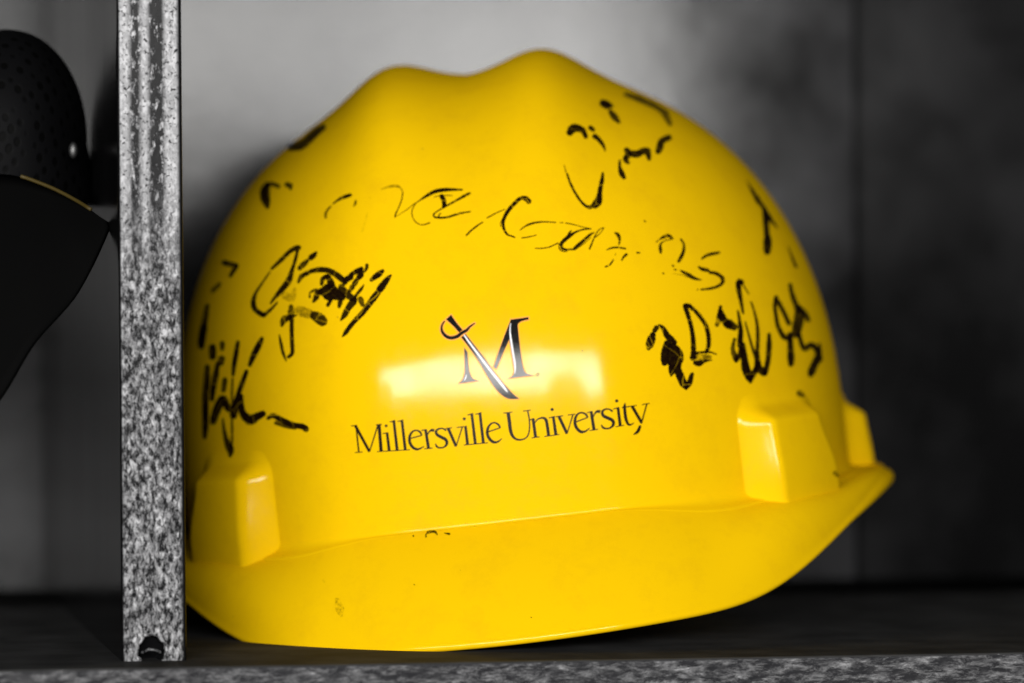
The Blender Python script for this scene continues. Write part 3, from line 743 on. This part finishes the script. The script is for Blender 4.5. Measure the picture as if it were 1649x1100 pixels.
word('U', [
 ((68,192,10),(158,182,10)), ((115,186,36),(128,280,36),(140,370,35),(160,425,30),(195,457,24),(240,465,18),(290,450,14),(322,410,14),(334,340,14),(330,250,14),(314,166,14)), ((268,172,10),(345,162,10)),
 ((330,263,10),(380,247,13)), ((369,250,30),(396,442,32)), ((354,445,10),(438,434,10)), ((385,295,10),(415,257,14),(460,240,20),(495,252,30),(511,300,31),(529,428,32)), (564,155,16),
 ((530,241,10),(590,227,13)), ((576,230,28),(602,416,32)), ((484,431,10),(640,410,10)),
 ((598,230,10),(677,218,10)), ((634,228,32),(716,402,30)), ((716,404,11),(776,210,14)), ((725,212,10),(800,202,10)),
 ((808,282,13),(928,236,13)), ((928,238,16),(908,205,22),(866,187,17),(828,200,20),(802,240,27),(798,300,31),(820,352,32),(860,384,30),(905,377,20),(948,344,8)),
 ((920,189,10),(972,174,13)), ((962,175,30),(992,368,32)), ((946,371,10),(1032,357,10)), ((980,235,10),(1003,192,16),(1025,174,28),(1055,178,34)),
 ((1180,176,22),(1150,154,15),(1108,152,18),(1075,178,26),(1085,218,32),(1132,242,34),(1180,268,34),(1188,310,30),(1155,344,18),(1110,350,18),(1080,338,22),(1066,310,10)),
 (1222,67,16), ((1188,151,10),(1247,134,13)), ((1236,136,28),(1260,324,32)), ((1213,331,10),(1300,316,10)),
 ((1311,88,6),(1303,120,28),(1308,190,32),(1318,255,32),(1340,305,26),(1368,310,18),(1400,290,7)), ((1276,137,12),(1370,121,10)),
 ((1350,125,10),(1427,113,10)), ((1380,122,32),(1476,290,30)), ((1530,97,14),(1474,300,14)), ((1464,318,24),(1436,382,32),(1392,412,8)), ((1480,106,10),(1557,92,10)),
], 'lettering', 'black serif word University')

# emblem: letter M crossed by a sabre
fills = [
 ([(182,158),(260,230),(318,295)], [(235,110),(290,190),(355,268)]),
 ([(340,345),(430,460),(520,590),(620,760),(700,880),(770,950),(840,985),(938,986)], [(385,310),(480,430),(580,560),(680,700),(760,800),(830,880),(880,935),(940,982)]),
 ([(372,452),(376,560),(378,660),(376,725),(355,785),(316,826)], [(405,500),(410,580),(418,660),(432,725),(465,778),(527,797)]),
 ([(858,158),(800,305),(740,470),(678,655)], [(866,250),(848,345),(775,510),(708,672)]),
 ([(858,158),(840,340),(855,450),(880,600),(892,700),(872,748),(830,773)], [(930,158),(930,230),(940,340),(958,500),(980,640),(1012,715),(1090,740)]),
 ([(858,160),(950,148),(1040,135)], [(900,250),(955,185),(1042,160)]),
]
bow = [(165,180,14),(138,225,20),(142,285,28),(185,335,34),(240,350,36),(300,335,36),(345,300,34),(395,272,30),(430,235,20),(480,200,12)]
emb = Ink(); ol = Ink(); wh = Ink()
for L_, R_ in fills:
    emb.strip('X', L_, R_, .00012); ol.strip('X', L_, R_, .00004, grow=1.5)
emb.stroke('X', bow, 1, off=.00012); ol.stroke('X', bow, 1, off=.00005, grow=3.0)
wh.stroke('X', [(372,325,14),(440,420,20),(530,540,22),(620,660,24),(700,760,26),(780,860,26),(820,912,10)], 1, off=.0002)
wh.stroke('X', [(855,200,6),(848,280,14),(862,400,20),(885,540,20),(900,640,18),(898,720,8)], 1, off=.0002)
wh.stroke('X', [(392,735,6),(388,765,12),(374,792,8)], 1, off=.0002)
ob = emb.build('emblem', BLACK, helmet, 'black letter M crossed by a curved sabre')
o2 = ol.build('emblem_outline', PEACH, ob); o3 = wh.build('emblem_highlight', WHITE, ob)
mk = Ink(); mk.stroke('X', [(1135 + 16 * cos(a), 732 + 16 * sin(a), 6) for a in [k * pi / 6 for k in range(13)]], .6, cap=False); mk.stroke('X', [(1140,725,6),(1135,740,6)], .6)
mk.build('trademark_sign', INK, helmet)

# ------------------------------------------------------------------ the dark cap in the left compartment
def mat_cap():
    m, nt, b = new_mat('black_mesh_cloth')
    b.inputs['Base Color'].default_value = (.010, .010, .011, 1); b.inputs['Roughness'].default_value = .6; b.inputs['Specular IOR Level'].default_value = .06
    tc = N(nt, 'ShaderNodeTexCoord'); mp = N(nt, 'ShaderNodeMapping'); mp.inputs['Scale'].default_value = (300, 300, 230); mp.inputs['Rotation'].default_value = (0, .6, 0)
    nt.links.new(tc.outputs['Object'], mp.inputs[0])
    vo = N(nt, 'ShaderNodeTexVoronoi', i_Scale=.9, i_Randomness=.12); nt.links.new(mp.outputs[0], vo.inputs['Vector'])
    r = N(nt, 'ShaderNodeMapRange', i_1=.25, i_2=.42, i_3=0., i_4=1.); nt.links.new(vo.outputs['Distance'], r.inputs[0])
    mx = N(nt, 'ShaderNodeMix', data_type='RGBA'); mx.inputs[6].default_value = (.001, .001, .001, 1); mx.inputs[7].default_value = (.0035, .0035, .004, 1)
    nt.links.new(r.outputs[0], mx.inputs[0]); nt.links.new(mx.outputs[2], b.inputs['Base Color'])
    bp = N(nt, 'ShaderNodeBump', i_Strength=.5, i_Distance=.0003); nt.links.new(r.outputs[0], bp.inputs['Height']); nt.links.new(bp.outputs[0], b.inputs['Normal'])
    return m
CAPM = mat_cap()
VIS, nt_, b_ = new_mat('black_visor_cloth'); b_.inputs['Base Color'].default_value = (.004, .004, .004, 1); b_.inputs['Roughness'].default_value = .6; b_.inputs['Specular IOR Level'].default_value = 0
PIP, nt_, b_ = new_mat('dull_yellow_piping'); b_.inputs['Base Color'].default_value = (.06, .04, .003, 1); b_.inputs['Roughness'].default_value = .6
MET, nt_, b_ = new_mat('grey_metal'); b_.inputs['Base Color'].default_value = (.14, .14, .14, 1); b_.inputs['Metallic'].default_value = 1; b_.inputs['Roughness'].default_value = .5

cap = bpy.data.objects.new('cap', None); COL.objects.link(cap); cap.location = unp(12, 300, 1.29)
tag(cap, 'black cap with a perforated crown and curved visor left of the divider', 'cap')
CL = Vector(cap.location)
cc = unp(12, 225, 1.30)
vv = []
for i in range(41):
    a = pi * .62 * i / 40
    for j in range(64):
        t = 2 * pi * j / 64
        px = sin(a) ** .95 * cos(t) if a > 0 else 0; py = sin(a) ** .95 * sin(t) if a > 0 else 0
        pz = cos(a)
        s_ = 1 + .02 * abs(cos(3 * t))
        v = cc + RT0 * (px * .0262 * s_) + Vector((FW.x, FW.y, 0)) * (py * .036) + UP0 * (pz * .0372)
        if pz < -.05: v += UP0 * (pz * .022) + RT0 * (.0045 * px * min(1, -pz * 2.2))
        vv.append(v - CL)
crown = mesh_obj('crown', vv, grid_faces(41, 64, True, True), CAPM, cap)
# visor: a curved plate from the crown's foot towards the viewer
IN = [(-300, 420, 1.25), (-230, 340, 1.26), (-120, 292, 1.265), (0, 280, 1.265), (70, 298, 1.26), (130, 328, 1.25), (168, 354, 1.235)]
OUT = [(-310, 440, 1.25), (-270, 590, 1.22), (-150, 700, 1.20), (-30, 668, 1.195), (48, 556, 1.20), (120, 475, 1.215), (174, 364, 1.233)]
def lerp3(a, b, t): return [a[k] + (b[k] - a[k]) * t for k in range(3)]
Ic = catmull(IN, 12); Oc = catmull(OUT, 12)
def resamp(P, n):
    d = [0]
    for a, b in zip(P, P[1:]): d.append(d[-1] + math.hypot(b[0] - a[0], b[1] - a[1]))
    o = []; k = 0
    for i in range(n + 1):
        t = d[-1] * i / n
        while k < len(d) - 2 and d[k + 1] < t: k += 1
        o.append(lerp3(P[k], P[k + 1], (t - d[k]) / ((d[k + 1] - d[k]) or 1)))
    return o
Ic = resamp(Ic, 60); Oc = resamp(Oc, 60)
vv = []
for i in range(17):
    s = i / 16
    for j in range(61):
        p = lerp3(Ic[j], Oc[j], s); p[2] -= .010 * sin(pi * s) * sin(pi * j / 60)
        vv.append(unp(*p) - CL)
visor = mesh_obj('visor', vv, grid_faces(17, 61), VIS, cap)
md = visor.modifiers.new('thickness', 'SOLIDIFY'); md.thickness = .002; md.offset = 1
pp = [unp(p[0], p[1] - 1, p[2] - .0012) - CL for p in Ic[43:58]]
tube(pp, .0006, 'piping', PIP, cap)
bp_ = []
bc = unp(118, 242, 1.268)
for i in range(9):
    a = pi / 2 * i / 8
    for j in range(16):
        t = 2 * pi * j / 16
        bp_.append(bc + RT0 * (.0016 * sin(a) * cos(t)) + UP0 * (.0028 * sin(a) * sin(t)) - FW * (.0014 * cos(a)) - CL)
mesh_obj('snap', bp_, grid_faces(9, 16, True), MET, cap)
# stand under the cap, just left of the picture
g0 = unp(-170, 560, 1.262)
stand = tube([(g0.x, g0.y + .02, 0), (g0.x, g0.y + .02, g0.z * .6), (g0.x, g0.y + .018, g0.z)], .006, 'cap_stand', VIS, None, 20)
tag(stand, 'plain black post standing on the shelf under the black cap', 'stand')

# staple
nt0 = Vector((.0095, -.0004, .0030))
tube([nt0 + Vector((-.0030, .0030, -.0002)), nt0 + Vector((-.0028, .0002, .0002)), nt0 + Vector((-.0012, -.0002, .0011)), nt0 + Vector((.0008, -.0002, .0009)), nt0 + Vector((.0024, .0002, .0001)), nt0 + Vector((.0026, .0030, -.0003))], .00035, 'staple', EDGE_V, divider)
